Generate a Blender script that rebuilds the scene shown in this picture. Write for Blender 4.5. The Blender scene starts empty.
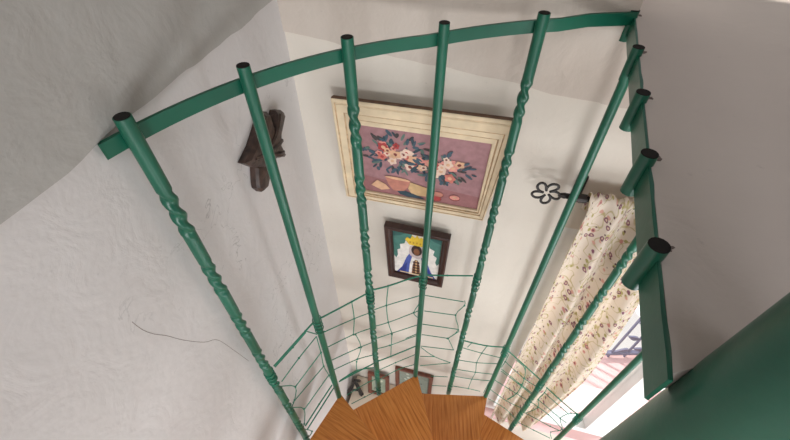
import bpy, bmesh, math, random
from mathutils import Vector, Matrix, noise
random.seed(7)
SC = bpy.context.scene
COL = SC.collection
Z0 = 2.9                                            # camera height above the lower floor

# ------------------------------------------------------------------ camera
cam_d = bpy.data.cameras.new('camera'); cam_d.sensor_width = 36.0; cam_d.lens = 391.9 / 790 * 36
cam_d.clip_start = 0.02
cam = bpy.data.objects.new('camera', cam_d); COL.objects.link(cam)
CX = Vector((0.99998536, -0.00390407, -0.00374661))
CYD = Vector((-0.00541099, -0.72149582, -0.69239765))
CZ = Vector((0.0, 0.69240778, -0.72150638))
m = Matrix.Identity(4)
for r in range(3):
    m[r][0] = CX[r]; m[r][1] = -CYD[r]; m[r][2] = -CZ[r]
m[0][3], m[1][3], m[2][3] = 0, 0, Z0
cam.matrix_world = m
SC.camera = cam

# ------------------------------------------------------------------ sky, sun, window daylight, added fill lamps, exposure
w = bpy.data.worlds.new('world'); SC.world = w; w.use_nodes = True
bg = w.node_tree.nodes['Background']; bg.inputs[0].default_value = (0.97, 0.985, 1.0, 1); bg.inputs[1].default_value = 0.3
def light(name, kind, loc, target, energy, color, size=None, sy=None):
    d = bpy.data.lights.new(name, kind); d.energy = energy; d.color = color
    o = bpy.data.objects.new(name, d); COL.objects.link(o); o.location = loc
    o.rotation_euler = (Vector(target) - Vector(loc)).to_track_quat('-Z', 'Y').to_euler()
    if kind == 'AREA':
        d.size = size
        if sy: d.shape = 'RECTANGLE'; d.size_y = sy
    return o
sun = light('sun', 'SUN', (-4, 5.2, 8), (2.0, 1.2, 0), 3.6, (1.0, 0.93, 0.86)); sun.data.angle = math.radians(3)
light('upstairs_fill', 'AREA', (1.3, -1.3, Z0 + 1.9), (0.4, 0.5, Z0 - 0.25), 9, (0.94, 0.975, 1.0), 0.9, 0.9)  # added fill above the landing; no window is known here
light('upstairs_rear_fill', 'AREA', (-0.2, -2.0, Z0 + 1.6), (0.4, 0.8, Z0 - 0.3), 14, (0.94, 0.975, 1.0), 0.9, 0.9)  # unseen area lamp behind the camera, added to brighten the upper storey
light('downstairs_window_light', 'AREA', (1.75, 1.15, 2.3), (-0.2, 0.4, 0.9), 45, (0.94, 0.975, 1.0), 1.0, 0.8)
light('low_side_fill', 'AREA', (1.4, -0.9, 0.6), (-0.2, 0.7, 2.0), 24, (0.93, 0.975, 1.0), 1.0, 1.0)  # low lamp added to brighten the left wall; stands for no known door
light('low_room_fill', 'AREA', (0.5, -1.8, 0.8), (0.1, 0.8, 2.0), 20, (0.95, 0.985, 1.0), 1.0, 0.8)  # added low fill aimed at the back wall, out of view
light('back_wall_fill', 'AREA', (0.2, -2.4, 2.15), (0.45, 0.9, 1.5), 34, (0.95, 0.985, 1.0), 1.1, 0.4)  # soft fill put in for back wall and treads; no real lamp there
SC.view_settings.view_transform = 'Standard'
SC.view_settings.look = 'None'
SC.view_settings.gamma = 1.0
SC.view_settings.use_curve_mapping = False
SC.view_settings.exposure = 0.0

# ------------------------------------------------------------------ materials
def lin(c):
    c = c / 255.0
    return c / 12.92 if c <= 0.04045 else ((c + 0.055) / 1.055) ** 2.4
def rgb(c): return (lin(c[0]), lin(c[1]), lin(c[2]), 1)
class Nodes:
    def __init__(s, name):
        s.m = bpy.data.materials.new(name); s.m.use_nodes = True; s.t = s.m.node_tree
        s.b = s.t.nodes['Principled BSDF']
    def n(s, kind, **kw):
        x = s.t.nodes.new(kind)
        for k, v in kw.items():
            if k in x.inputs: x.inputs[k].default_value = v
            else: setattr(x, k, v)
        return x
    def l(s, a, b): s.t.links.new(a, b)
    def mix(s, fac, a, b, mode='MIX'):
        x = s.t.nodes.new('ShaderNodeMix'); x.data_type = 'RGBA'; x.blend_type = mode
        for i, v in ((0, fac), (6, a), (7, b)):
            if hasattr(v, 'is_output'): s.l(v, x.inputs[i])
            else: x.inputs[i].default_value = v
        return x.outputs[2]
    def ramp(s, src, stops):
        x = s.t.nodes.new('ShaderNodeValToRGB'); e = x.color_ramp.elements
        e[0].position, e[0].color = stops[0][0], stops[0][1]
        e[1].position, e[1].color = stops[-1][0], stops[-1][1]
        for p, c in stops[1:-1]:
            k = e.new(p); k.color = c
        s.l(src, x.inputs[0]); return x.outputs[0]
    def coord(s, kind='Object', scale=(1, 1, 1)):
        t = s.n('ShaderNodeTexCoord'); mp = s.n('ShaderNodeMapping'); mp.inputs['Scale'].default_value = scale
        s.l(t.outputs[kind], mp.inputs[0]); return mp.outputs[0]
    def bump(s, h, strength, dist=0.01):
        b = s.n('ShaderNodeBump'); b.inputs['Strength'].default_value = strength; b.inputs['Distance'].default_value = dist
        s.l(h, b.inputs['Height']); s.l(b.outputs[0], s.b.inputs['Normal']); return b
W1 = (1, 1, 1, 1); K1 = (0, 0, 0, 1)
def plain(name, c, rough=0.5, var=0.12, scale=40, metallic=0.0, bump=0.0):
    N = Nodes(name); co = N.coord()
    nz = N.n('ShaderNodeTexNoise'); nz.inputs['Scale'].default_value = scale; N.l(co, nz.inputs['Vector'])
    a = rgb(c); d = tuple(x * (1 - var) for x in a[:3]) + (1,); h = tuple(min(1, x * (1 + var)) for x in a[:3]) + (1,)
    N.l(N.ramp(nz.outputs[0], [(0.3, d), (0.7, h)]), N.b.inputs['Base Color'])
    N.b.inputs['Roughness'].default_value = rough; N.b.inputs['Metallic'].default_value = metallic
    if bump: N.bump(nz.outputs[0], bump, 0.003)
    return N.m
def plaster(name, c, c2, strength, crack=0.0):
    N = Nodes(name); co = N.coord()
    n1 = N.n('ShaderNodeTexNoise'); n1.inputs['Scale'].default_value = 2.2; n1.inputs['Detail'].default_value = 6
    n2 = N.n('ShaderNodeTexNoise'); n2.inputs['Scale'].default_value = 14; n2.inputs['Detail'].default_value = 9; n2.inputs['Distortion'].default_value = 0.8
    n3 = N.n('ShaderNodeTexNoise'); n3.inputs['Scale'].default_value = 60; n3.inputs['Detail'].default_value = 4
    for x in (n1, n2, n3): N.l(co, x.inputs['Vector'])
    col = N.ramp(n1.outputs[0], [(0.35, rgb(c2)), (0.65, rgb(c))])
    sp = N.ramp(n3.outputs[0], [(0.70, K1), (0.78, (0.25, 0.25, 0.25, 1))])
    col = N.mix(sp, col, rgb([x * 0.7 for x in c2]))
    a = N.n('ShaderNodeMath', operation='MULTIPLY'); a.inputs[1].default_value = 0.25; N.l(n3.outputs[0], a.inputs[0])
    h = N.n('ShaderNodeMath', operation='ADD'); N.l(n2.outputs[0], h.inputs[0]); N.l(a.outputs[0], h.inputs[1])
    if crack:
        v = N.n('ShaderNodeTexVoronoi', feature='DISTANCE_TO_EDGE'); v.inputs['Scale'].default_value = 2.6
        wob = N.n('ShaderNodeVectorMath', operation='MULTIPLY_ADD'); wob.inputs[1].default_value = (0.35, 0.35, 0.35)
        N.l(n2.outputs['Color'], wob.inputs[0]); N.l(co, wob.inputs[2]); N.l(wob.outputs[0], v.inputs['Vector'])
        cr = N.ramp(v.outputs[0], [(0.0, W1), (0.006, K1)])
        pt = N.ramp(n1.outputs[0], [(0.52, K1), (0.60, W1)])
        f = N.n('ShaderNodeMath', operation='MULTIPLY'); N.l(cr, f.inputs[0]); N.l(pt, f.inputs[1])
        g = N.n('ShaderNodeMath', operation='MULTIPLY'); N.l(f.outputs[0], g.inputs[0]); g.inputs[1].default_value = crack
        col = N.mix(g.outputs[0], col, rgb([x * 0.62 for x in c2]))
    N.l(col, N.b.inputs['Base Color']); N.b.inputs['Roughness'].default_value = 0.85
    N.bump(h.outputs[0], strength, 0.012)
    return N.m
def gloss_green():
    N = Nodes('green_gloss_paint'); co = N.coord()
    n = N.n('ShaderNodeTexNoise'); n.inputs['Scale'].default_value = 90; N.l(co, n.inputs['Vector'])
    n2 = N.n('ShaderNodeTexNoise'); n2.inputs['Scale'].default_value = 9; N.l(co, n2.inputs['Vector'])
    N.l(N.ramp(n2.outputs[0], [(0.3, rgb((12, 84, 64))), (0.7, rgb((20, 100, 77)))]), N.b.inputs['Base Color'])
    N.b.inputs['Roughness'].default_value = 0.33
    N.bump(n.outputs[0], 0.12, 0.002); return N.m
def wood(name, c1, c2, c3):
    N = Nodes(name); co = N.coord(scale=(2.0, 34, 34))
    nz = N.n('ShaderNodeTexNoise'); nz.inputs['Scale'].default_value = 5.0; nz.inputs['Detail'].default_value = 8; nz.inputs['Distortion'].default_value = 0.6
    N.l(co, nz.inputs['Vector'])
    co2 = N.coord(scale=(0.15, 1, 1))
    wv = N.n('ShaderNodeTexWave', bands_direction='Y'); wv.inputs['Scale'].default_value = 17; wv.inputs['Distortion'].default_value = 2.5; wv.inputs['Detail'].default_value = 3
    N.l(co2, wv.inputs['Vector'])
    a = N.ramp(nz.outputs[0], [(0.30, rgb(c3)), (0.5, rgb(c1)), (0.72, rgb(c2))])
    b = N.ramp(wv.outputs[0], [(0.0, rgb(c3)), (0.35, rgb(c1)), (1.0, rgb(c2))])
    oi = N.n('ShaderNodeObjectInfo'); tone = N.ramp(oi.outputs['Random'], [(0.0, (0.74, 0.70, 0.66, 1)), (1.0, (1.0, 1.0, 1.0, 1))])
    N.l(N.mix(1.0, N.mix(0.22, a, b), tone, 'MULTIPLY'), N.b.inputs['Base Color']); N.b.inputs['Roughness'].default_value = 0.38
    N.bump(nz.outputs[0], 0.06, 0.002); return N.m
def floral():
    N = Nodes('floral_cotton'); uv = N.coord('UV')
    base = rgb((240, 229, 216)); col = base
    def blobs(scale, offs, lo, c, keep, seed_dim):
        nonlocal col
        mp = N.n('ShaderNodeMapping'); mp.inputs['Location'].default_value = offs; N.l(uv, mp.inputs[0])
        nz = N.n('ShaderNodeTexNoise'); nz.inputs['Scale'].default_value = scale * 1.5; N.l(mp.outputs[0], nz.inputs['Vector'])
        ad = N.n('ShaderNodeVectorMath', operation='MULTIPLY_ADD'); ad.inputs[1].default_value = (0.4 / scale,) * 3
        N.l(nz.outputs['Color'], ad.inputs[0]); N.l(mp.outputs[0], ad.inputs[2])
        v = N.n('ShaderNodeTexVoronoi'); v.inputs['Scale'].default_value = scale; N.l(ad.outputs[0], v.inputs['Vector'])
        f = N.ramp(v.outputs['Distance'], [(lo, W1), (lo + 0.06, K1)])
        sep = N.n('ShaderNodeSeparateColor'); N.l(v.outputs['Color'], sep.inputs[0])
        g = N.n('ShaderNodeMath', operation='LESS_THAN'); g.inputs[1].default_value = keep; N.l(sep.outputs[seed_dim], g.inputs[0])
        h = N.n('ShaderNodeMath', operation='MULTIPLY'); N.l(f, h.inputs[0]); N.l(g.outputs[0], h.inputs[1])
        col = N.mix(h.outputs[0], col, rgb(c))
    # trailing stems
    for k, (sc, wd) in enumerate(((11, 0.016), (15, 0.012))):
        wv = N.n('ShaderNodeTexNoise'); wv.inputs['Scale'].default_value = sc; wv.inputs['Detail'].default_value = 1; N.l(uv, wv.inputs['Vector'])
        st = N.ramp(wv.outputs[0], [(0.5 - wd, K1), (0.5, (0.8, 0.8, 0.8, 1)), (0.5 + wd, K1)])
        col = N.mix(st, col, rgb((188, 174, 104)))
    blobs(46, (0.3, 0.1, 0), 0.26, (190, 180, 120), 0.36, 0)
    blobs(38, (0.7, 0.5, 0), 0.24, (226, 182, 166), 0.32, 1)
    blobs(30, (0.2, 0.8, 0), 0.22, (150, 100, 120), 0.32, 2)
    blobs(30, (0.2, 0.8, 0), 0.09, (236, 214, 190), 0.32, 2)
    blobs(56, (0.9, 0.4, 0), 0.17, (116, 84, 84), 0.26, 0)
    blobs(27, (0.5, 0.35, 0), 0.22, (214, 158, 150), 0.26, 1)
    blobs(27, (0.5, 0.35, 0), 0.09, (140, 84, 96), 0.26, 1)
    N.l(col, N.b.inputs['Base Color']); N.b.inputs['Roughness'].default_value = 0.9
    tr = N.n('ShaderNodeBsdfTranslucent'); N.l(col, tr.inputs[0])
    mx = N.n('ShaderNodeMixShader'); mx.inputs[0].default_value = 0.35
    out = N.t.nodes['Material Output']
    N.l(N.b.outputs[0], mx.inputs[1]); N.l(tr.outputs[0], mx.inputs[2]); N.l(mx.outputs[0], out.inputs[0])
    return N.m
def glass():
    N = Nodes('window_glass')
    g = N.n('ShaderNodeBsdfGlossy'); g.inputs['Roughness'].default_value = 0.02
    t = N.n('ShaderNodeBsdfTransparent'); mx = N.n('ShaderNodeMixShader'); mx.inputs[0].default_value = 0.05
    N.l(t.outputs[0], mx.inputs[1]); N.l(g.outputs[0], mx.inputs[2]); N.l(mx.outputs[0], N.t.nodes['Material Output'].inputs[0])
    return N.m
M = dict(
    wall=plaster('plaster_white', (221, 217, 216), (212, 207, 206), 0.22, 0.5),
    wall_back=plaster('plaster_cream', (226, 218, 207), (217, 208, 197), 0.18),
    rough=plaster('plaster_rough_upper', (186, 183, 179), (175, 172, 168), 0.34, 0.3),
    rough_back=plaster('plaster_rough_cream', (210, 199, 189), (200, 187, 176), 0.4),
    landing=plaster('landing_cement', (216, 204, 197), (206, 193, 187), 0.16),
    green=gloss_green(),
    net=plain('green_plastic_cord', (30, 124, 98), 0.45, 0.15, 60),
    black=plain('black_tube_end', (22, 16, 14), 0.9, 0.3, 300),  # black disc on each tube top
    smudge=plain('dark_paint_smudge', (118, 104, 99), 0.9, 0.3, 120),
    tread=wood('orange_brown_wood', (206, 130, 58), (222, 152, 80), (166, 94, 38)),
    tread_shade=plain('painted_edge_shadow', (70, 40, 24), 0.6, 0.2, 60),  # dark colour paints the shadow lines at the tread boundaries
    cream=plain('cream_painted_frame', (226, 206, 174), 0.6, 0.10, 26, bump=0.1),
    creamline=plain('worn_brown_line', (192, 162, 128), 0.7, 0.25, 80),
    framewood=plain('brown_frame_wood', (104, 76, 58), 0.7, 0.25, 60),
    dark=plain('dark_brown_wood', (58, 32, 26), 0.4, 0.25, 60),
    redwood=plain('red_brown_wood', (108, 60, 44), 0.45, 0.2, 60),
    iron=plain('black_wrought_iron', (28, 20, 18), 0.5, 0.2, 90),
    carved=plain('dark_carved_wood', (62, 46, 40), 0.45, 0.65, 70, bump=0.5),
    white=plain('white_gloss_paint', (238, 238, 236), 0.35, 0.03, 20),
    sideboard=plain('pale_cream_furniture', (236, 224, 206), 0.5, 0.04, 12),
    floor=plain('lower_floor_tile', (190, 180, 172), 0.4, 0.08, 3),
    terrace=plain('pink_terrace_paving', (240, 200, 200), 0.8, 0.03, 5),
    street=plain('pale_street', (236, 236, 238), 0.9, 0.04, 2),
    rail=plain('grey_lilac_iron', (120, 122, 150), 0.6, 0.1, 30),
    curtain=floral(), glass=glass(),
)

# ------------------------------------------------------------------ helpers
def prop(o, label=None, cat=None, group=None, kind=None):
    if label: o['label'] = label
    if cat: o['category'] = cat
    if group: o['group'] = group
    if kind: o['kind'] = kind
    return o
def empty(name, loc, label, cat, group=None):
    o = bpy.data.objects.new(name, None); COL.objects.link(o); o.location = loc; o.empty_display_size = 0.05
    return prop(o, label, cat, group)
def obj(name, bm, mats, parent=None, smooth=True, angle=40):
    me = bpy.data.meshes.new(name); bmesh.ops.recalc_face_normals(bm, faces=bm.faces); bm.to_mesh(me); bm.free()
    for x in (mats if isinstance(mats, (list, tuple)) else [mats]): me.materials.append(x)
    if smooth:
        for p in me.polygons: p.use_smooth = True
        me.set_sharp_from_angle(angle=math.radians(angle))
    o = bpy.data.objects.new(name, me); COL.objects.link(o)
    if parent:
        o.parent = parent
        pw = Vector((0, 0, 0)); q = parent
        while q: pw += q.location; q = q.parent
        if any(pw): o.data.transform(Matrix.Translation(-pw))   # vertices were given in world space
    return o
def box(bm, mat, lo, hi, mi=0):
    v = [bm.verts.new(mat @ Vector((x, y, z))) for z in (lo[2], hi[2]) for y in (lo[1], hi[1]) for x in (lo[0], hi[0])]
    fs = []
    for f in ((0, 1, 3, 2), (4, 6, 7, 5), (0, 2, 6, 4), (1, 5, 7, 3), (0, 4, 5, 1), (2, 3, 7, 6)):
        q = bm.faces.new([v[i] for i in f]); q.material_index = mi; fs.append(q)
    return fs
def bevel(bm, wd, seg=2):
    bmesh.ops.bevel(bm, geom=list(bm.edges), offset=wd, segments=seg, affect='EDGES', profile=0.7)
def tube(bm, pts, r, n=8, cap=True, mi=0, closed=False):
    P = [Vector(p) for p in pts]; rings = []; up = None
    for i, p in enumerate(P):
        if closed: t = P[(i + 1) % len(P)] - P[i - 1]
        else: t = P[min(i + 1, len(P) - 1)] - P[max(i - 1, 0)]
        t.normalize()
        if up is None:
            up = Vector((0, 0, 1)) if abs(t.z) < 0.9 else Vector((1, 0, 0))
        a = (up - t * up.dot(t)).normalized(); b = t.cross(a); up = a
        rr = r[i] if isinstance(r, (list, tuple)) else r
        rings.append([bm.verts.new(p + (a * math.cos(k * 2 * math.pi / n) + b * math.sin(k * 2 * math.pi / n)) * rr) for k in range(n)])
    m_ = len(rings)
    for i in range(m_ if closed else m_ - 1):
        A, B = rings[i], rings[(i + 1) % m_]
        for k in range(n):
            f = bm.faces.new((A[k], A[(k + 1) % n], B[(k + 1) % n], B[k])); f.material_index = mi
    if cap and not closed:
        bm.faces.new(rings[0][::-1]).material_index = mi; bm.faces.new(rings[-1]).material_index = mi
def prism(bm, pts, vec, mi=0):
    a = [bm.verts.new(p) for p in pts]; b = [bm.verts.new(Vector(p) + vec) for p in pts]; n = len(a)
    bm.faces.new(a).material_index = mi; bm.faces.new(b[::-1]).material_index = mi
    for i in range(n): bm.faces.new((a[i], b[i], b[(i + 1) % n], a[(i + 1) % n])).material_index = mi
def smoothline(pts, k=6):
    P = [Vector(p) for p in pts]; out = []
    for i in range(len(P) - 1):
        p0, p1, p2, p3 = P[max(i - 1, 0)], P[i], P[i + 1], P[min(i + 2, len(P) - 1)]
        for j in range(k):
            t = j / k
            out.append(0.5 * ((2 * p1) + (p2 - p0) * t + (2 * p0 - 5 * p1 + 4 * p2 - p3) * t * t + (3 * p1 - p0 - 3 * p2 + p3) * t ** 3))
    out.append(P[-1]); return out

# the room's corner and its two walls; back wall frame (d along, o into the room, z up), left wall frame (s towards the viewer, o, z)
CN = Vector((-0.248, 0.925, 0))
BD = Vector((0.96733, -0.25353, 0)); BN = Vector((-0.25353, -0.96733, 0))
a0 = math.radians(79.1); LD = Vector((-math.cos(a0), -math.sin(a0), 0)); LN = Vector((math.sin(a0), -math.cos(a0), 0))
def frame(o, x, y):
    m_ = Matrix.Identity(4)
    for r_ in range(3):
        m_[r_][0] = x[r_]; m_[r_][1] = y[r_]; m_[r_][2] = (0, 0, 1)[r_]; m_[r_][3] = o[r_]
    return m_
BM_ = frame(CN, BD, BN); LM_ = frame(CN, LD, LN)
def BW(d, o, z): return BM_ @ Vector((d, o, z + Z0))
def LW(s, o, z): return LM_ @ Vector((s, o, z + Z0))
CEN = Vector((0.22063513, 0.07788187, 0)); RAD = 0.632
PH0, DL = math.radians(148.66345), math.radians(15.426594)
def pol(r, az, z): return CEN + Vector((r * math.cos(az), r * math.sin(az), z + Z0))
SP = Vector((0.178, 0.103, 0)); SD = Vector((0.36450307, 0.93120219, 0)); SN = Vector((-0.93120219, 0.36450307, 0))   # landing edge, pointing away; SN faces the stairwell
def ST(s, o, z): return SP + SD * s + SN * o + Vector((0, 0, z + Z0))
CRACK = [(0.656,-0.497),(0.653,-0.526),(0.645,-0.554),(0.633,-0.582),(0.617,-0.628),(0.59,-0.689),(0.565,-0.729),(0.547,-0.815),(0.531,-0.901)]
NET=[
(1,[(-0.308,0.42,1.931),(-0.238,0.506,1.951),(-0.22,0.528,1.955)]),
(0,[(-0.307,0.421,1.923),(-0.268,0.469,1.934),(-0.238,0.506,1.944)]),
(0,[(-0.309,0.42,1.833),(-0.266,0.473,1.861),(-0.222,0.526,1.882)]),
(0,[(-0.313,0.415,1.814),(-0.292,0.44,1.744),(-0.304,0.425,1.68),(-0.315,0.411,1.66)]),
(0,[(-0.292,0.44,1.744),(-0.223,0.525,1.783)]),
(0,[(-0.309,0.419,1.676),(-0.226,0.521,1.696)]),
(0,[(-0.295,0.436,1.566),(-0.222,0.527,1.611)]),
(1,[(-0.309,0.419,1.453),(-0.263,0.476,1.494),(-0.221,0.528,1.527)]),
(1,[(-0.308,0.42,1.415),(-0.263,0.476,1.455),(-0.219,0.531,1.494)]),
(0,[(-0.314,0.413,1.652),(-0.296,0.436,1.57),(-0.309,0.419,1.475),(-0.317,0.41,1.455)]),
(0,[(-0.238,0.506,1.951),(-0.22,0.528,1.891)]),
(0,[(-0.222,0.526,1.882),(-0.223,0.525,1.783),(-0.226,0.521,1.696),(-0.221,0.528,1.609),(-0.218,0.531,1.523)]),
(0,[(-0.315,0.411,1.449),(-0.302,0.428,1.361),(-0.315,0.411,1.348)]),
(1,[(-0.21,0.54,1.95),(-0.124,0.602,1.939),(-0.08,0.633,1.936)]),
(0,[(-0.207,0.542,1.874),(-0.124,0.601,1.847),(-0.079,0.633,1.826)]),
(0,[(-0.211,0.539,1.783),(-0.133,0.595,1.76),(-0.081,0.632,1.731)]),
(0,[(-0.204,0.544,1.689),(-0.123,0.602,1.655),(-0.076,0.635,1.629)]),
(0,[(-0.212,0.539,1.619),(-0.134,0.594,1.583),(-0.074,0.637,1.527)]),
(1,[(-0.197,0.549,1.51),(-0.14,0.59,1.5),(-0.085,0.629,1.431)]),
(1,[(-0.201,0.547,1.507),(-0.134,0.594,1.486),(-0.07,0.64,1.459)]),
(0,[(-0.188,0.556,1.355),(-0.108,0.613,1.334),(-0.077,0.635,1.306)]),
(0,[(-0.18,0.562,1.242),(-0.13,0.597,1.217),(-0.079,0.634,1.184)]),
(0,[(-0.124,0.602,1.939),(-0.124,0.601,1.847),(-0.133,0.595,1.76),(-0.127,0.599,1.752),(-0.117,0.606,1.649),(-0.137,0.592,1.568),(-0.141,0.589,1.497)]),
(1,[(-0.067,0.64,1.941),(-0.021,0.656,1.937),(0.052,0.683,1.94),(0.077,0.692,1.936)]),
(0,[(-0.068,0.639,1.832),(-0.028,0.654,1.834),(0.079,0.693,1.829)]),
(0,[(-0.069,0.639,1.731),(-0.024,0.655,1.727),(0.061,0.686,1.735),(0.079,0.693,1.737)]),
(0,[(-0.066,0.64,1.645),(-0.013,0.659,1.645),(0.081,0.694,1.641)]),
(0,[(-0.072,0.638,1.57),(-0.021,0.657,1.558),(0.087,0.696,1.564)]),
(0,[(0.036,0.677,1.57),(0.079,0.693,1.576)]),
(1,[(-0.072,0.638,1.464),(-0.019,0.657,1.467),(0.083,0.694,1.48)]),
(0,[(-0.073,0.637,1.382),(-0.001,0.664,1.395),(0.078,0.693,1.405)]),
(0,[(-0.073,0.637,1.292),(0.013,0.669,1.323),(0.082,0.694,1.311)]),
(0,[(-0.021,0.656,1.937),(-0.028,0.654,1.834),(-0.024,0.655,1.727),(-0.013,0.659,1.645),(-0.013,0.659,1.635),(-0.019,0.657,1.467)]),
(0,[(0.08,0.693,1.785),(0.061,0.686,1.735),(0.078,0.693,1.69)]),
(1,[(0.093,0.696,1.935),(0.158,0.701,1.925),(0.238,0.708,1.913)]),
(0,[(0.096,0.696,1.824),(0.227,0.707,1.768)]),
(0,[(0.098,0.696,1.729),(0.209,0.705,1.685)]),
(0,[(0.096,0.696,1.64),(0.23,0.707,1.58)]),
(0,[(0.097,0.696,1.563),(0.199,0.705,1.515)]),
(0,[(0.097,0.696,1.471),(0.231,0.707,1.413)]),
(0,[(0.098,0.696,1.461),(0.154,0.701,1.37),(0.23,0.707,1.295)]),
(0,[(0.102,0.697,1.29),(0.228,0.707,1.292)]),
(0,[(0.155,0.701,1.173),(0.232,0.707,1.147)]),
(0,[(0.098,0.696,1.381),(0.154,0.701,1.367)]),
(0,[(0.166,0.702,1.063),(0.236,0.708,1.036)]),
(0,[(0.23,0.707,1.773),(0.233,0.707,1.744),(0.209,0.705,1.685),(0.231,0.707,1.576),(0.197,0.704,1.515),(0.199,0.704,1.517),(0.231,0.707,1.413)]),
(0,[(0.199,0.705,1.515),(0.235,0.707,1.565)]),
(1,[(0.249,0.71,1.494),(0.293,0.702,1.485),(0.351,0.691,1.48),(0.413,0.679,1.493)]),
(0,[(0.258,0.708,1.434),(0.341,0.693,1.413),(0.412,0.679,1.403)]),
(0,[(0.263,0.707,1.32),(0.334,0.694,1.323),(0.415,0.678,1.349)]),
(0,[(0.258,0.708,1.228),(0.342,0.692,1.232),(0.423,0.677,1.244)]),
(0,[(0.254,0.709,1.152),(0.337,0.693,1.156),(0.427,0.676,1.177)]),
(0,[(0.253,0.709,1.042),(0.336,0.694,1.043),(0.39,0.683,1.039)]),
(0,[(0.351,0.691,1.48),(0.341,0.693,1.413),(0.334,0.694,1.323),(0.342,0.692,1.232),(0.337,0.693,1.156),(0.336,0.694,1.043)]),
(0,[(0.256,0.709,1.449),(0.261,0.708,1.419),(0.254,0.709,1.342)]),
(0,[(0.249,0.71,1.279),(0.258,0.708,1.231),(0.247,0.71,1.181)]),
(0,[(0.293,0.702,1.485),(0.282,0.704,1.443)]),
(0,[(0.411,0.679,1.16),(0.407,0.68,1.03)]),
(1,[(0.429,0.673,1.474),(0.501,0.638,1.415),(0.575,0.602,1.352)]),
(0,[(0.436,0.67,1.385),(0.515,0.631,1.318),(0.574,0.602,1.293)]),
(0,[(0.434,0.671,1.313),(0.517,0.63,1.256),(0.576,0.601,1.218)]),
(0,[(0.435,0.67,1.296),(0.508,0.635,1.253),(0.572,0.603,1.208)]),
(0,[(0.428,0.674,1.193),(0.52,0.629,1.158),(0.569,0.604,1.141)]),
(0,[(0.426,0.675,1.088),(0.501,0.638,1.045),(0.565,0.607,1.043)]),
(0,[(0.435,0.67,0.982),(0.509,0.634,0.961),(0.568,0.605,0.898)]),
(0,[(0.502,0.637,1.408),(0.517,0.63,1.321),(0.521,0.628,1.17),(0.503,0.637,1.058)]),
(0,[(0.436,0.67,1.449),(0.435,0.671,1.383),(0.431,0.672,1.328)]),
(0,[(0.465,0.655,1.433),(0.504,0.636,1.394),(0.521,0.628,1.27),(0.52,0.629,1.158),(0.501,0.638,1.067)]),
(1,[(0.589,0.588,1.336),(0.63,0.552,1.321),(0.671,0.515,1.31),(0.695,0.494,1.308)]),
(0,[(0.594,0.584,1.29),(0.65,0.534,1.272),(0.677,0.51,1.264)]),
(0,[(0.591,0.587,1.206),(0.667,0.519,1.19),(0.687,0.502,1.191)]),
(0,[(0.578,0.598,1.147),(0.637,0.546,1.15),(0.692,0.497,1.12)]),
(0,[(0.584,0.593,1.02),(0.662,0.524,1.068),(0.691,0.497,1.098)]),
(0,[(0.578,0.598,0.881),(0.633,0.549,0.926),(0.684,0.504,0.968)]),
(0,[(0.591,0.586,1.341),(0.594,0.584,1.29),(0.591,0.587,1.206),(0.603,0.576,1.142),(0.583,0.594,1.016)]),
(0,[(0.693,0.496,1.304),(0.678,0.509,1.283),(0.667,0.519,1.19),(0.691,0.498,1.117),(0.674,0.513,1.025),(0.688,0.5,0.977)])]
# ------------------------------------------------------------------ the setting
def zb(z): return z + Z0
ID = Matrix.Identity(4)
# floor of the lower room
bm = bmesh.new(); box(bm, ID, (-0.9, -2.6, -0.1), (3.2, 1.0, 0.0)); o = obj('floor', bm, M['floor'], smooth=False); prop(o, kind='structure')
# left wall: lower plaster, and the thicker rough plaster of the upper storey with a ragged lower edge
def ragged(bm, mat, x0, x1, ztop, zfun, th, step=0.02, mi=1, amp=0.006):
    n = int((x1 - x0) / step); lo_b, lo_m, lo_f, hi_f = [], [], [], []
    for i in range(n + 1):
        x = x0 + (x1 - x0) * i / n
        z = zfun(x) + amp * noise.noise(Vector((x * 9, 3.1 + x0, 0))) * 2 + amp * 0.6 * noise.noise(Vector((x * 40, 7.7, 0)))
        lo_b.append(bm.verts.new(mat @ Vector((x, -0.002, zb(z))))); lo_m.append(bm.verts.new(mat @ Vector((x, th * 0.8, zb(z + 0.003)))))
        lo_f.append(bm.verts.new(mat @ Vector((x, th, zb(z + 0.016))))); hi_f.append(bm.verts.new(mat @ Vector((x, th, zb(ztop)))))
    for i in range(n):
        for A, B in ((lo_b, lo_m), (lo_m, lo_f), (lo_f, hi_f)):
            bm.faces.new((A[i], A[i + 1], B[i + 1], B[i])).material_index = mi
bm = bmesh.new()
box(bm, LM_, (0, -0.2, 0), (3.2, 0.0, zb(2.3)))
ragged(bm, LM_, 0.0, 3.2, 2.3, lambda x: -0.272, 0.006, amp=0.0035)
tube(bm, smoothline([LW(s_, -0.0001, z_) for s_, z_ in CRACK], 5), 0.0005, 4, mi=2)
o = obj('wall_left', bm, [M['wall'], M['rough'], M['smudge']]); prop(o, kind='structure')
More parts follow.
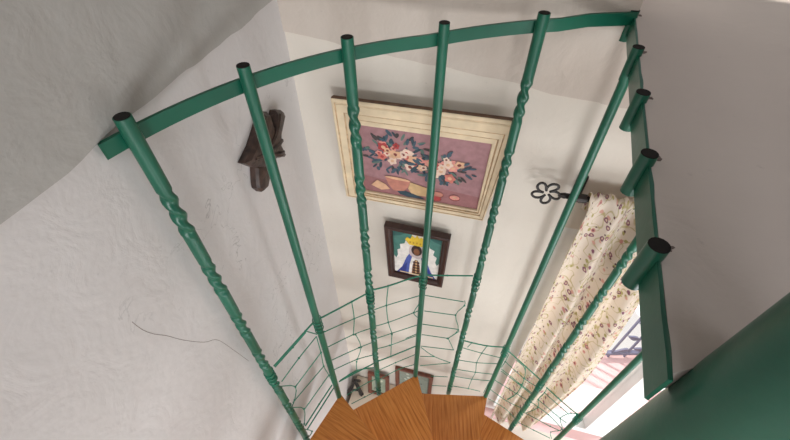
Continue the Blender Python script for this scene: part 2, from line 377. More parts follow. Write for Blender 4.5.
# back wall: solid pieces round the lower window and the upper doorway
bm = bmesh.new()
def wb(d0, d1, z0, z1): box(bm, BM_, (d0, -0.25, zb(z0)), (d1, 0.0, zb(z1)))
wb(-0.25, 0.72, -2.9, -0.29); wb(0.72, 1.95, -2.9, -2.25); wb(0.72, 1.95, -0.80, -0.29); wb(1.95, 3.2, -2.9, -0.29)
wb(-0.25, 0.705, -0.29, 2.3); wb(0.705, 1.75, 1.9, 2.3); wb(1.75, 3.2, -0.29, 2.3)
ragged(bm, BM_, 0.0, 0.704, 2.3, lambda x: -0.345 - 0.118 * x, 0.006, amp=0.004); ragged(bm, BM_, 0.704, 1.3, -0.29, lambda x: -0.345 - 0.118 * x, 0.006, amp=0.004)
o = obj('wall_back', bm, [M['wall_back'], M['rough_back']]); prop(o, kind='structure')
bm = bmesh.new(); box(bm, ID, (3.2, -2.7, 0), (3.3, 0.3, zb(2.3))); o = obj('wall_right', bm, M['wall']); prop(o, kind='structure')
bm = bmesh.new(); box(bm, ID, (-1.0, -2.7, 0), (3.2, -2.6, zb(2.3))); o = obj('wall_front', bm, M['wall']); prop(o, kind='structure')
bm = bmesh.new(); box(bm, ID, (-0.9, -2.6, zb(2.3)), (3.2, 1.3, zb(2.4))); o = obj('ceiling', bm, M['rough'], smooth=False); prop(o, kind='structure')
# upper landing: a slab whose edge carries the green flat bar
A_ = ST(0.69, -0.003, 0); p0 = ST(0.003, -0.003, 0)
pts2 = [p0, A_, BW(0.72, -0.25, 0), BW(1.75, -0.25, 0), BW(1.75, 0.0, 0), BW(3.1, 0.0, 0), Vector((2.7, 0.02, 0)), Vector((0.9, 0.06, 0)), CEN + Vector((0.02, 0.03, 0)), CEN + Vector((-0.008, 0.034, 0))]
bm = bmesh.new(); prism(bm, [Vector((p.x, p.y, zb(-0.289))) for p in pts2], Vector((0, 0, 0.033)))
o = obj('landing_floor', bm, M['landing'], smooth=False); prop(o, kind='structure')
bm = bmesh.new(); box(bm, ID, (-0.62, -2.6, zb(-0.289)), (3.2, -0.66, zb(-0.252))); box(bm, ID, (0.95, -0.66, zb(-0.289)), (3.2, 0.0, zb(-0.252)))
o = obj('upper_floor', bm, M['landing'], smooth=False); prop(o, kind='structure')
# lower window
bm = bmesh.new()
def wf(d0, d1, z0, z1, o0=-0.07, o1=-0.005): box(bm, BM_, (d0, o0, zb(z0)), (d1, o1, zb(z1)))
wf(0.72, 0.79, -2.25, -0.80); wf(1.88, 1.95, -2.25, -0.80); wf(0.79, 1.88, -2.25, -2.19); wf(0.79, 1.88, -0.87, -0.80)
bevel(bm, 0.004)
win = obj('window_1', bm, M['white']); prop(win, kind='structure')
bm = bmesh.new(); box(bm, BM_, (1.25, -0.075, zb(-2.19)), (1.335, 0.0, zb(-0.87))); bevel(bm, 0.005); obj('mullion', bm, M['white'], win)
bm = bmesh.new(); box(bm, BM_, (1.335, -0.05, zb(-1.64)), (1.88, -0.02, zb(-1.615))); bevel(bm, 0.003); obj('glazing_bar', bm, M['white'], win)
for d0, d1 in ((0.79, 1.25), (1.335, 1.88)):
    bm = bmesh.new(); box(bm, BM_, (d0, -0.045, zb(-2.19)), (d1, -0.041, zb(-0.87))); obj('window_pane', bm, M['glass'], win, smooth=False)
bm = bmesh.new(); box(bm, BM_, (0.70, -0.26, zb(-2.252)), (1.97, 0.04, zb(-2.236))); bevel(bm, 0.004); prop(obj('window_sill', bm, M['terrace'], win), 'pink window sill')
# outside
bm = bmesh.new()
prism(bm, [BW(-0.4, -0.25, -2.9), BW(3.2, -0.25, -2.9), Vector((3.9, 1.34, 0)), Vector((-0.4, 1.34, 0))], Vector((0, 0, -0.12)))
o = obj('terrace_floor', bm, M['terrace'], smooth=False); prop(o, kind='structure')
bm = bmesh.new(); box(bm, ID, (-12, 1.5, -3.4), (16, 22, -3.3)); o = obj('street_ground', bm, M['street'], smooth=False); prop(o, kind='structure')
# terrace railing
rl = empty('terrace_railing', (1.9, 1.32, 0), 'grey-lilac iron railing with upright bars outside the window, beyond the pink terrace', 'railing')
for i in range(17):
    x = 0.875 + i * 0.125
    bm = bmesh.new(); box(bm, ID, (x - 0.007, 1.313, 0.0), (x + 0.007, 1.327, 0.86)); bevel(bm, 0.002, 1); obj('upright_bar', bm, M['rail'], rl)
for nm, z in (('bottom_rail', 0.05), ('top_rail', 0.86)):
    bm = bmesh.new(); box(bm, ID, (0.86, 1.305, z), (2.9, 1.335, z + 0.03)); bevel(bm, 0.003, 1); obj(nm, bm, M['rail'], rl)
bm = bmesh.new(); box(bm, ID, (1.77, 1.31, 0.26), (2.06, 1.33, 0.37)); bevel(bm, 0.003, 1); obj('plate', bm, M['rail'], rl)
def leaf(x, z, rot, ln=0.05):
    bm = bmesh.new(); pts = []
    for k in range(12):
        t = k / 12 * 2 * math.pi; u, v = math.cos(t) * ln, math.sin(t) * ln * 0.32 * (1.2 + math.cos(t) * 0.8)
        pts.append(Vector((x + u * math.cos(rot) - v * math.sin(rot), 1.314, z + u * math.sin(rot) + v * math.cos(rot))))
    prism(bm, pts, Vector((0, 0.012, 0))); obj('leaf_ornament', bm, M['rail'], rl)
for x, z, r_ in ((1.69, 0.10, 0.4), (1.69, 0.30, -0.5), (1.815, 0.48, 0.5), (1.94, 0.14, 0.4), (1.81, 0.12, -0.3), (1.69, 0.52, 0.3), (1.94, 0.52, -0.4), (2.065, 0.18, 0.5)): leaf(x, z, r_)

# ------------------------------------------------------------------ spiral staircase (welded together, one thing)
ss = empty('spiral_staircase', CEN, 'green painted metal spiral staircase with orange-brown wooden treads and tall twisted balusters', 'staircase')
bm = bmesh.new(); tube(bm, [CEN + Vector((0, 0, z)) for z in (0.0, 1.2, 2.4, 3.4, 4.6)], 0.0385, 40); prop(obj('central_column', bm, M['green'], ss), 'thick green central column')
def tread_mesh():
    bm = bmesh.new(); h = math.radians(16.6); R_ = 0.634; t = 0.032; pts = []
    for a, r in ((-h, 0.036), (-h, R_), (h, R_), (h, 0.036)): pts.append(Vector((r * math.cos(a), r * math.sin(a), -t)))
    prism(bm, pts, Vector((0, 0, t))); bevel(bm, 0.004, 2)
    bm.normal_update()
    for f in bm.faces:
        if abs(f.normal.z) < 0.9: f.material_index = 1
    return bm
tr0 = None
for k in range(-6, 6):
    az = math.radians(133.0 - 30.853 * k + 16.0); z = -1.504 - 0.2 * k
    if tr0 is None:
        me = bpy.data.meshes.new('tread'); b_ = tread_mesh(); bmesh.ops.recalc_face_normals(b_, faces=b_.faces); b_.to_mesh(me); b_.free()
        me.materials.append(M['tread']); me.materials.append(M['tread_shade'])
        tr0 = bpy.data.objects.new('tread', me); o = tr0
    else: o = tr0.copy()
    COL.objects.link(o); o.parent = ss; o.location = (0, 0, zb(z) - ss.location.z); o.rotation_euler = (0, 0, az)
prop(tr0, 'wooden tread')
RT = 0.0096
def plain_post(p, z0, z1, r=RT):
    bm = bmesh.new(); tube(bm, [p + Vector((0, 0, zb(z))) for z in (z0, (z0 + z1) / 2, z1)], r, 16); return bm
def twisted_post(p, z0, z1):
    bm = bmesh.new(); n = 16; rings = []; step = 0.005; N = int((z1 - z0) / step)
    for i in range(N + 1):
        z = z1 - i * step if i < N else z0; q = (z1 - z - 0.045) % 0.162     # 0.075 smooth barrel, then a twisted neck
        tw = 0.0
        if z1 - z > 0.045 and q > 0.070: tw = min(1, (q - 0.070) / 0.008, (0.162 - q) / 0.008)
        ph_ = (z1 - z) / 0.032 * math.pi
        ring = []
        for k in range(n):
            t = 2 * math.pi * k / n; sq = math.cos(2 * (t - ph_))
            r = RT * (1.10 + tw * (-0.14 + 0.26 * sq))
            ring.append(bm.verts.new(p + Vector((r * math.cos(t), r * math.sin(t), zb(z)))))
        rings.append(ring)
    for i in range(N):
        for k in range(n): bm.faces.new((rings[i][k], rings[i][(k + 1) % n], rings[i + 1][(k + 1) % n], rings[i + 1][k]))
    bm.faces.new(rings[0]); bm.faces.new(rings[-1][::-1]); return bm
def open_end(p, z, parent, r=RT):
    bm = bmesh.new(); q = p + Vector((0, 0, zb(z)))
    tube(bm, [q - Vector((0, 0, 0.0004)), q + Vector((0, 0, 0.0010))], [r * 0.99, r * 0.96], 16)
    prop(obj('open_end', bm, M['black'], parent), 'black open tube end')
for i in range(8):
    p = pol(RAD, PH0 - i * DL, -Z0); zt = -1.504 - 0.2 * (i // 2)
    top = (-0.246 if i < 4 else -0.236) if i < 5 else -0.290
    if i % 2 == 0: b_ = prop(obj('baluster', twisted_post(p, zt - 0.05, top), M['green'], ss, angle=60), 'twisted green baluster')
    else: b_ = prop(obj('baluster', plain_post(p, zt - 0.03, top), M['green'], ss), 'plain round green baluster')
    if i < 5: open_end(p, top, b_)
# flat ring bar from the left wall to the landing corner, running outside the posts
path = [Vector((-0.3445, 0.383, 0))]
n_ = 36
for k in range(n_ + 1):
    az = PH0 + math.radians(3) - (DL * 4 + math.radians(6)) * k / n_; path.append(CEN + Vector((math.cos(az), math.sin(az), 0)) * (RAD + RT + 0.003))
path += [Vector((0.345, 0.734, 0)), Vector((0.425, 0.741, 0))]
bm = bmesh.new(); prev = None
for i, p in enumerate(path):
    t = (path[min(i + 1, len(path) - 1)] - path[max(i - 1, 0)]).normalized(); nn = Vector((-t.y, t.x, 0)); dz = 0.022 * max(0, min(1, (p.x - 0.06) / 0.25))
    ring = [bm.verts.new(p + nn * a + Vector((0, 0, zb(b) + dz))) for a, b in ((-0.003, -0.2895), (0.003, -0.2895), (0.003, -0.268), (-0.003, -0.268))]
    if prev:
        for k in range(4): bm.faces.new((prev[k], prev[(k + 1) % 4], ring[(k + 1) % 4], ring[k]))
    else: bm.faces.new(ring)
    prev = ring
bm.faces.new(prev[::-1]); prop(obj('top_bar', bm, M['green'], ss, angle=30), 'curved flat green bar at the post tops')
# straight flat bar along the landing edge with cut-off stubs
bm = bmesh.new(); n_ = 60; rows = []
for i in range(n_ + 1):
    s = -0.003 + 0.693 * i / n_; zt = -0.255 + 0.0012 * noise.noise(Vector((s * 30, 0, 0)))
    e = 0.004 + 0.003 * noise.noise(Vector((s * 22, 5, 0)))
    rows.append([bm.verts.new(ST(s, o_, z_)) for o_, z_ in ((0.001, -0.2885), (0.001, zt), (-0.001, zt + 0.0003), (-max(0.001, e * 0.6), -0.2552), (-0.002, -0.2895))])
for i in range(n_):
    for k in range(5): bm.faces.new((rows[i][k], rows[i][(k + 1) % 5], rows[i + 1][(k + 1) % 5], rows[i + 1][k]))
bm.faces.new(rows[0]); bm.faces.new(rows[-1][::-1]); prop(obj('landing_edge_bar', bm, M['green'], ss, angle=30), 'straight green flat bar on the landing edge')
for s in (0.69, 0.522, 0.376, 0.240, 0.108):
    p = ST(s, 0.003, -Z0)
    b_ = prop(obj('stub_post', plain_post(p, -0.297, -0.245, 0.0088), M['green'], ss), 'short cut-off green tube'); open_end(p, -0.245, b_, 0.0088)
    bm = bmesh.new(); c = ST(s + 0.012, -0.009, -0.2562); pts = []
    for k in range(22):
        t = 2 * math.pi * k / 22; r = 0.006 * (0.8 + 0.7 * noise.noise(Vector((math.cos(t) * 1.5, math.sin(t) * 1.5, s * 20))))
        pts.append(c + SD * r * math.sin(t) * 1.0 - SN * r * math.cos(t) * 0.9)
    prism(bm, pts, Vector((0, 0, 0.0009))); prop(obj('paint_smudge', bm, M['smudge'], b_, smooth=False), 'dark smudge beside the stub')

# ------------------------------------------------------------------ net tied along the foot of the balusters
nt = empty('safety_net', pol(RAD, PH0 - 3 * DL, -1.7), 'sagging green plastic cord net tied between the balusters just above the treads', 'net')
bm_b = bmesh.new()
for th, pts in NET:
    P = [Vector(p) for p in pts]
    if th:
        bm = bmesh.new(); tube(bm, smoothline(P, 3), 0.0024, 6); obj('border_cord', bm, M['net'], nt)
    else: tube(bm_b, smoothline(P, 3), 0.0015, 6)
    for p in P[1:-1]: bmesh.ops.create_icosphere(bm_b, subdivisions=1, radius=0.0036, matrix=Matrix.Translation(p))
obj('mesh_cord', bm_b, M['net'], nt)
ends = []
for th, pts in NET:
    if th: ends += [Vector(pts[0]), Vector(pts[-1])]
for i in range(8):                                  # cord wound round the posts where the border is tied
    p = pol(RAD, PH0 - i * DL, -Z0)
    zs = [e.z for e in ends if (e.xy - p.xy).length < 0.03]
    if not zs: continue
    zm = max(zs); pts = []; bm = bmesh.new()
    for k in range(61):
        t = k / 60; pts.append(Vector((p.x + (RT + 0.0024) * math.cos(t * 2 * math.pi * 4), p.y + (RT + 0.0024) * math.sin(t * 2 * math.pi * 4), zm + 0.006 - t * 0.07)))
    tube(bm, pts, 0.0014, 5)
    obj('tied_cord', bm, M['net'], nt)

# ------------------------------------------------------------------ pictures on the back wall
def bil(c, u, v, h=0.0):
    p = c[0] * (1 - u) * (1 - v) + c[1] * u * (1 - v) + c[2] * u * v + c[3] * (1 - u) * v
    n = (c[1] - c[0]).cross(c[3] - c[0]).normalized()
    return p + n * h
def moulding(bm, c, w_, h_, profile):               # profile: (inset, height, material)
    rings = []
    for ins, ht, mi in profile:
        u, v = ins / w_, ins / h_
        rings.append([bm.verts.new(bil(c, a, b, ht)) for a, b in ((u, v), (1 - u, v), (1 - u, 1 - v), (u, 1 - v))])
    for i in range(len(rings) - 1):
        for k in range(4):
            f = bm.faces.new((rings[i][k], rings[i][(k + 1) % 4], rings[i + 1][(k + 1) % 4], rings[i + 1][k])); f.material_index = profile[i + 1][2]
def ell(bm, c, u, v, ru, rv, rot, mi, h, n=12, wob=0.0, asp=1.35):
    vs = []
    for k in range(n):
        t = 2 * math.pi * k / n; q = 1 + wob * math.cos(5 * t)
        x, y = ru * math.cos(t) * q, rv * math.sin(t) * q
        vs.append(bm.verts.new(bil(c, u + x * math.cos(rot) - y * math.sin(rot), v + (x * math.sin(rot) + y * math.cos(rot)) * asp, h)))
    bm.faces.new(vs).material_index = mi
def poly(bm, c, pts, mi, h): bm.faces.new([bm.verts.new(bil(c, u, v, h)) for u, v in pts]).material_index = mi
def paint(*cs): return [plain('paint_%d_%d_%d' % c, c, 0.55, 0.12, 60) for c in cs]
# flower painting
fp = empty('flower_painting', BW(0.32, 0.0, -0.65), 'large flower still life in a wide cream frame, highest on the back wall', 'painting')
po = [BW(0.109, 0.022, -0.808), BW(0.522, 0.022, -0.811), BW(0.551, 0.050, -0.466), BW(0.113, 0.050, -0.468)]
ci = [BW(0.165, 0.006, -0.780), BW(0.4985, 0.006, -0.782), BW(0.501, 0.030, -0.541), BW(0.167, 0.030, -0.540)]
bm = bmesh.new(); rings = []; nn = (po[1] - po[0]).cross(po[3] - po[0]).normalized()
prof_ = [(0.03, -0.018, 2), (0.0, -0.010, 2), (0.0, -0.002, 2), (0.03, 0.0, 0), (0.13, 0.0005, 0), (0.17, -0.002, 1), (0.21, 0.0, 0), (0.50, -0.002, 0), (0.56, -0.005, 1), (0.61, -0.004, 0), (0.72, -0.003, 0), (0.79, -0.007, 1), (0.85, -0.006, 0), (0.97, -0.007, 0), (1.0, -0.012, 0)]
for t_, h_, mi in prof_:
    fl = [ci[k].lerp(po[k], 1.0) * (1 - t_) + (ci[k] + nn * 0.014) * t_ for k in range(4)]
    rings.append([bm.verts.new(p + nn * h_) for p in fl])
for r_ in range(len(rings) - 1):
    for k in range(4): bm.faces.new((rings[r_][k], rings[r_][(k + 1) % 4], rings[r_ + 1][(k + 1) % 4], rings[r_ + 1][k])).material_index = prof_[r_ + 1][2]
obj('frame', bm, [M['cream'], M['creamline'], M['framewood']], fp, angle=25)
ci = [p - nn * 0.003 for p in ci]
bm = bmesh.new(); poly(bm, ci, [(0, 0), (1, 0), (1, 1), (0, 1)], 0, 0.004)
poly(bm, ci, [(0, 0), (1, 0), (1, 0.2), (0.7, 0.24), (0.4, 0.21), (0, 0.26)], 1, 0.0043)
cols = paint((166, 124, 128), (158, 108, 110), (70, 92, 106), (52, 72, 84), (98, 120, 112), (206, 120, 108), (232, 204, 186), (176, 64, 66), (192, 128, 112), (222, 176, 142), (206, 172, 128), (72, 66, 66), (226, 150, 140), (128, 60, 56))
h = 0.0046
rnd = random.Random(4)
for cu, cv, ru, rv, nl in ((0.30, 0.66, 0.27, 0.25, 110), (0.68, 0.56, 0.24, 0.20, 80)):
    for k in range(nl):
        t = rnd.uniform(0, 2 * math.pi); r = rnd.uniform(0.35, 1.08); h += 0.000006
        ell(bm, ci, cu + ru * r * math.cos(t), cv + rv * r * math.sin(t) * 1.1, rnd.uniform(0.022, 0.044), rnd.uniform(0.009, 0.016), t + rnd.uniform(-0.7, 0.7), rnd.choice((2, 2, 3, 4, 11)), h, 8)
    for k in range(nl // 4):
        t = rnd.uniform(0, 2 * math.pi); r = rnd.uniform(0.0, 0.78); h += 0.000006; R_ = rnd.uniform(0.026, 0.05)
        u_, v_ = cu + ru * r * math.cos(t), cv + rv * r * math.sin(t); mi = rnd.choice((5, 6, 6, 7, 12, 9))
        ell(bm, ci, u_, v_, R_, R_ * 0.85, t, mi, h, 20, 0.18); h += 0.000006
        ell(bm, ci, u_, v_, R_ * 0.4, R_ * 0.35, t, rnd.choice((7, 9, 13)), h, 10)
h += 0.0001
poly(bm, ci, [(0.20, 0.30), (0.42, 0.28), (0.40, 0.18), (0.35, 0.08), (0.27, 0.09), (0.225, 0.19)], 8, h); ell(bm, ci, 0.31, 0.295, 0.112, 0.016, -0.05, 9, h + 0.00003)
poly(bm, ci, [(0.42, 0.27), (0.56, 0.22), (0.60, 0.08), (0.44, 0.06), (0.40, 0.16)], 10, h + 0.00005)
poly(bm, ci, [(0.30, 0.09), (0.38, 0.11), (0.50, 0.06), (0.55, 0.02), (0.40, 0.015), (0.33, 0.04)], 3, h + 0.0001)
poly(bm, ci, [(0.07, 0.12), (0.13, 0.22), (0.20, 0.17), (0.24, 0.10), (0.16, 0.06)], 9, h + 0.00006)
for u_, v_, mi in ((0.66, 0.14, 8), (0.80, 0.13, 12), (0.645, 0.07, 7)):
    ell(bm, ci, u_, v_, 0.048, 0.036, 0, 13, h + 0.00010); ell(bm, ci, u_, v_ + 0.008, 0.043, 0.03, 0, mi, h + 0.00014)
ell(bm, ci, 0.80, 0.14, 0.018, 0.012, 0, 9, h + 0.0002)
obj('canvas', bm, cols, fp, smooth=False)
# devotional tile picture
pc = [BW(0.236, 0.004, -1.172), BW(0.434, 0.004, -1.176), BW(0.439, 0.022, -0.894), BW(0.231, 0.022, -0.888)]
tp = empty('tile_picture', BW(0.335, 0.0, -1.04), 'small dark-framed picture of a crowned figure in a blue robe, below the flower painting', 'picture')
bm = bmesh.new(); moulding(bm, pc, 0.204, 0.285, [(0.0, -0.005, 0), (0.0, 0.018, 0), (0.004, 0.021, 0), (0.012, 0.019, 0), (0.018, 0.013, 0), (0.022, 0.012, 0), (0.024, 0.003, 0)]); obj('frame', bm, M['dark'], tp, angle=25)
ci = [bil(pc, a, b) for a, b in ((0.112, 0.08), (0.888, 0.08), (0.888, 0.92), (0.112, 0.92))]
cols = paint((238, 232, 226), (74, 128, 118), (46, 96, 92), (232, 196, 60), (196, 150, 36), (54, 34, 34), (72, 92, 172), (46, 62, 140), (206, 190, 190), (132, 84, 54), (226, 196, 150), (170, 60, 50))
bm = bmesh.new(); poly(bm, ci, [(0, 0), (1, 0), (1, 1), (0, 1)], 0, 0.004)
poly(bm, ci, [(0, 1), (0, 0.42), (0.05, 0.36), (0.09, 0.44), (0.08, 0.56), (0.15, 0.60), (0.14, 0.70), (0.24, 0.74), (0.27, 0.83), (0.38, 0.86), (0.40, 1)], 1, 0.0043)
poly(bm, ci, [(1, 1), (0.62, 1), (0.64, 0.86), (0.74, 0.83), (0.77, 0.74), (0.87, 0.70), (0.85, 0.60), (0.93, 0.55), (0.91, 0.43), (0.95, 0.36), (1, 0.42)], 1, 0.0043)
poly(bm, ci, [(0, 1), (0, 0.86), (0.16, 0.90), (0.32, 1)], 2, 0.0046); poly(bm, ci, [(1, 1), (0.68, 1), (0.84, 0.9), (1, 0.86)], 2, 0.0046)
poly(bm, ci, [(0.05, 0.0), (0.18, 0.16), (0.28, 0.42), (0.40, 0.62), (0.60, 0.62), (0.72, 0.42), (0.84, 0.16), (0.96, 0.0)], 6, 0.0048)
poly(bm, ci, [(0.05, 0.0), (0.18, 0.16), (0.30, 0.30), (0.26, 0.0)], 7, 0.0050); poly(bm, ci, [(0.96, 0.0), (0.84, 0.16), (0.70, 0.30), (0.74, 0.0)], 7, 0.0050)
poly(bm, ci, [(0.33, 0.0), (0.36, 0.30), (0.42, 0.52), (0.58, 0.52), (0.64, 0.30), (0.67, 0.0)], 0, 0.0052)
poly(bm, ci, [(0.40, 0.03), (0.42, 0.26), (0.47, 0.40), (0.53, 0.40), (0.58, 0.26), (0.60, 0.03)], 9, 0.0054)
for v_ in (0.06, 0.13, 0.20, 0.27, 0.34):
    ell(bm, ci, 0.455, v_, 0.03, 0.018, 0, 5, 0.0056, 10); ell(bm, ci, 0.545, v_, 0.03, 0.018, 0, 5, 0.0056, 10); ell(bm, ci, 0.5, v_ + 0.035, 0.022, 0.014, 0, 10, 0.0057, 8)
ell(bm, ci, 0.5, 0.60, 0.17, 0.12, 0, 8, 0.0053, 20, 0.05); ell(bm, ci, 0.5, 0.63, 0.115, 0.09, 0, 5, 0.0055, 18); ell(bm, ci, 0.5, 0.60, 0.065, 0.06, 0, 9, 0.0057, 14)
poly(bm, ci, [(0.34, 0.74), (0.25, 0.84), (0.30, 0.90), (0.36, 0.87), (0.40, 0.95), (0.46, 0.91), (0.50, 0.98), (0.54, 0.91), (0.60, 0.95), (0.64, 0.87), (0.70, 0.90), (0.75, 0.84), (0.66, 0.74)], 3, 0.0058)
for u_ in (0.36, 0.43, 0.5, 0.57, 0.64): ell(bm, ci, u_, 0.80, 0.018, 0.018, 0, 4, 0.0061, 8)
poly(bm, ci, [(0.12, 0.02), (0.9, 0.02), (0.9, 0.045), (0.12, 0.045)], 10, 0.0059)
obj('print', bm, cols, tp, smooth=False)

# ------------------------------------------------------------------ sideboard under the pictures with what stands on it
sb = empty('sideboard', BW(0.35, 0.12, -2.9), 'pale cream sideboard against the back wall below the treads', 'sideboard')
def bwbox(lo, hi, bv=0.003):
    bm = bmesh.new(); box(bm, BM_, (lo[0], lo[1], zb(lo[2])), (hi[0], hi[1], zb(hi[2]))); bevel(bm, bv); return bm
obj('body', bwbox((0.042, 0.01, -2.84), (0.69, 0.235, -2.262)), M['sideboard'], sb)
obj('top', bwbox((0.03, 0.004, -2.262), (0.70, 0.25, -2.238)), M['sideboard'], sb)
for d0, d1, kd in ((0.05, 0.352, 0.33), (0.358, 0.68, 0.38)):
    dr = obj('door', bwbox((d0, 0.235, -2.82), (d1, 0.250, -2.28)), M['sideboard'], sb); obj('knob', bwbox((kd - 0.012, 0.250, -2.52), (kd + 0.012, 0.268, -2.496), 0.005), M['iron'], dr)
for d0, o0 in ((0.05, 0.02), (0.65, 0.02), (0.05, 0.20), (0.65, 0.20)): obj('leg', bwbox((d0, o0, -2.9), (d0 + 0.03, o0 + 0.03, -2.84)), M['sideboard'], sb)
def small_frame(name, c, w_, h_, label, tint, hi):
    t = empty(name, (c[0] + c[1]) / 2, label, 'picture frame')
    bm = bmesh.new(); moulding(bm, c, w_, h_, [(0.0, -0.004, 0), (0.0, 0.010, 0), (0.004, 0.013, 0), (0.018, 0.011, 0), (0.021, 0.003, 0)]); obj('frame', bm, M['redwood'], t, angle=25)
    u, v = 0.021 / w_, 0.021 / h_; bm = bmesh.new(); cs = paint(tint, hi, tuple(int(x * 0.72) for x in tint))
    poly(bm, c, [(u, v), (1 - u, v), (1 - u, 1 - v), (u, 1 - v)], 0, 0.004)
    for k in range(9): ell(bm, c, rnd.uniform(u + 0.08, 0.92 - u), rnd.uniform(v + 0.08, 0.92 - v), rnd.uniform(0.02, 0.06), rnd.uniform(0.02, 0.05), rnd.uniform(0, 3), 1 + k % 2, 0.0043 + k * 0.0001, 9, 0.2, 1.0)
    obj('print', bm, cs, t, smooth=False)
    bm = bmesh.new(); prism(bm, [bil(c, a, b, -0.004) for a, b in ((0.01, 0.01), (0.99, 0.01), (0.99, 0.99), (0.01, 0.99))], (c[1] - c[0]).cross(c[3] - c[0]).normalized() * 0.003); obj('backing', bm, M['dark'], t, smooth=False)
small_frame('standing_frame', [BW(0.118, 0.072, -2.236), BW(0.236, 0.072, -2.236), BW(0.226, 0.022, -2.086), BW(0.108, 0.022, -2.090)], 0.118, 0.155, 'small red-brown picture frame leaning on the sideboard, beside the black easel', (140, 150, 132), (196, 196, 176))
small_frame('standing_frame', [BW(0.262, 0.014, -2.234), BW(0.458, 0.014, -2.234), BW(0.456, 0.006, -1.980), BW(0.257, 0.006, -1.976)], 0.20, 0.255, 'wider red-brown picture frame half hidden by a tread corner, right of the small frame', (126, 136, 126), (180, 186, 172))
ez = empty('easel_stand', BW(0.045, 0.09, -2.238), 'small black A-shaped easel stand on the left end of the sideboard', 'easel')
for q in ((0.010, 0.115, 0.0), (0.086, 0.10, 0.0)):
    bm = bmesh.new(); tube(bm, [BW(q[0], q[1], -2.237), BW(0.048, 0.075, -2.125)], [0.013, 0.009], 4); obj('leg', bm, M['iron'], ez)
bm = bmesh.new(); tube(bm, [BW(0.052, 0.03, -2.237), BW(0.048, 0.072, -2.13)], [0.008, 0.007], 4); obj('back_leg', bm, M['iron'], ez)
bm = bmesh.new(); tube(bm, [BW(0.026, 0.103, -2.200), BW(0.070, 0.093, -2.200)], 0.006, 4); obj('crossbar', bm, M['iron'], ez)

# ------------------------------------------------------------------ carved ornament on the left wall
orn = [(0.206, -0.428), (0.189, -0.436), (0.196, -0.470), (0.182, -0.474), (0.151, -0.455), (0.130, -0.466), (0.117, -0.481), (0.157, -0.508), (0.174, -0.534), (0.163, -0.573), (0.192, -0.553), (0.211, -0.545), (0.240, -0.538), (0.268, -0.528), (0.295, -0.500), (0.318, -0.474), (0.276, -0.464), (0.245, -0.450)]
co_ = empty('carved_ornament', LW(0.21, 0.0, -0.49), 'dark carved wooden ornament with prongs and a drooping tail hanging on the left wall', 'ornament')
def relief(name, pts, o0, th, bump_):
    bm = bmesh.new(); c = Vector((sum(p[0] for p in pts) / len(pts), sum(p[1] for p in pts) / len(pts)))
    rows = [[bm.verts.new(LW(c.x + (p[0] - c.x) * k, o0 + o_, c.y + (p[1] - c.y) * k)) for p in pts] for k, o_ in ((1.0, 0.0), (1.0, th), (0.86, th + bump_), (0.55, th + bump_ * 1.5))]
    n = len(pts)
    for A, B in zip(rows, rows[1:]):
        for i in range(n): bm.faces.new((A[i], A[(i + 1) % n], B[(i + 1) % n], B[i]))
    bm.faces.new(rows[0][::-1]); bm.faces.new(rows[-1]); return obj(name, bm, M['carved'], co_, angle=30)
relief('body', orn, 0.001, 0.014, 0.008)
relief('tail', [(0.222, -0.535), (0.285, -0.508), (0.300, -0.540), (0.303, -0.552), (0.292, -0.572), (0.268, -0.578), (0.243, -0.560)], 0.001, 0.012, 0.006)
for a, b in (((0.150, -0.466), (0.262, -0.500)), ((0.170, -0.520), (0.290, -0.482)), ((0.176, -0.548), (0.236, -0.510))):
    bm = bmesh.new(); tube(bm, smoothline([LW(a[0], 0.022, a[1]), LW((a[0] + b[0]) / 2, 0.029, (a[1] + b[1]) / 2 - 0.006), LW(b[0], 0.022, b[1])], 5), 0.005, 6); obj('carved_ridge', bm, M['carved'], co_)

# ------------------------------------------------------------------ curtain rod and curtain
RO, RZ = 0.052, -0.646
rd = empty('curtain_rod', BW(0.74, 0.0, RZ), 'black iron curtain rod with a flower-shaped finial, above the window', 'curtain rod')
bm = bmesh.new(); tube(bm, [BW(0.691, RO, RZ), BW(1.3, RO, RZ), BW(2.0, RO, RZ)], 0.007, 10); obj('rod', bm, M['iron'], rd)
bm = bmesh.new(); c = (0.653, RZ); ring = []
for k in range(120):
    t = 2 * math.pi * k / 120; r = 0.007 + 0.027 * (0.5 + 0.5 * math.cos(5 * t + 0.6)) ** 1.1
    tt = t + 0.25 * math.sin(5 * t)
    ring.append(BW(c[0] + r * math.cos(tt), RO, c[1] + r * math.sin(tt)))
tube(bm, ring, 0.0034, 6, closed=True); tube(bm, [BW(0.680, RO, RZ), BW(0.696, RO, RZ)], [0.004, 0.008], 8); obj('finial', bm, M['iron'], rd)
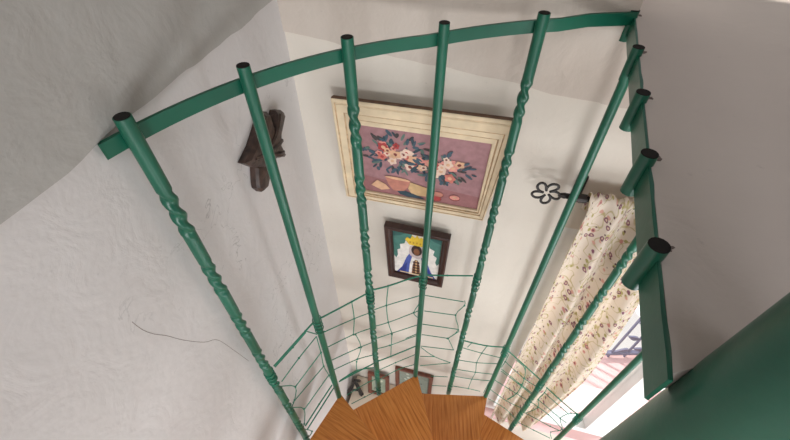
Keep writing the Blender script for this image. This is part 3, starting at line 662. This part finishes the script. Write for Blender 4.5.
for d in (0.733, 1.96):
    bm = bmesh.new(); box(bm, BM_, (d - 0.012, 0.0, zb(RZ - 0.05)), (d + 0.012, 0.006, zb(RZ + 0.03))); tube(bm, [BW(d, 0.003, RZ - 0.01), BW(d, RO, RZ - 0.01)], 0.006, 8); tube(bm, [BW(d - 0.012, RO, RZ), BW(d + 0.012, RO, RZ)], 0.011, 10); obj('bracket', bm, M['iron'], rd)
def curtain():
    bm = bmesh.new(); uvl = bm.loops.layers.uv.new('UVMap'); nu, nv = 150, 90; G = []
    prof = []                                      # (fraction down from rod, offset, z): pocket behind the rod, over it and down
    for k in range(6): prof.append((0.0, RO - 0.013, RZ - 0.045 + 0.009 * k, 0.25))
    for k in range(7):
        t = math.pi * k / 6; prof.append((0.0, RO - 0.013 * math.cos(t), RZ + 0.013 * math.sin(t) + 0.006, 0.3))
    for k in range(1, nv + 1):
        t = k / nv; prof.append((t, RO + 0.003 + 0.010 * max(0, 1 - t * 8), RZ - 1.56 * t, 1.0))
    L = 0
    for j, (t, o_, z, am) in enumerate(prof):
        row = []
        if j: L += math.hypot(o_ - prof[j - 1][1], z - prof[j - 1][2])
        d0 = 0.745 + 0.026 * t; d1 = 0.978 + 0.07 * math.sin(min(1, t * 1.6) * math.pi / 2) - 0.045 * max(0, t - 0.62) / 0.38
        for i in range(nu + 1):
            u = i / nu; uu = u + 0.012 * math.sin(u * 11 + t * 4)
            A = (0.013 + 0.015 * min(1, t * 3)) * am
            f = math.sin(uu * 2 * math.pi * 3.6 + 0.9 + 1.1 * math.sin(t * 2.4)) + 0.30 * math.sin(uu * 2 * math.pi * 7.1 + 1.3 + t * 3)
            sag = 0.004 * math.sin(uu * 2 * math.pi * 9 + 1)
            row.append((bm.verts.new(BW(d0 + (d1 - d0) * u + 0.006 * am * math.cos(uu * 2 * math.pi * 3.2), o_ + A * f * 0.85, z + sag * (1 - t))), u * 0.62, L))
        G.append(row)
    for j in range(len(G) - 1):
        for i in range(nu):
            q = (G[j][i], G[j][i + 1], G[j + 1][i + 1], G[j + 1][i]); f = bm.faces.new([x[0] for x in q])
            for lp, x in zip(f.loops, q): lp[uvl].uv = (x[1], x[2])
    return bm
cu = obj('curtain', curtain(), M['curtain'], angle=180)
md = cu.modifiers.new('thickness', 'SOLIDIFY'); md.thickness = 0.0012
prop(cu, 'cream floral cotton curtain gathered in folds at the left side of the window', 'curtain')
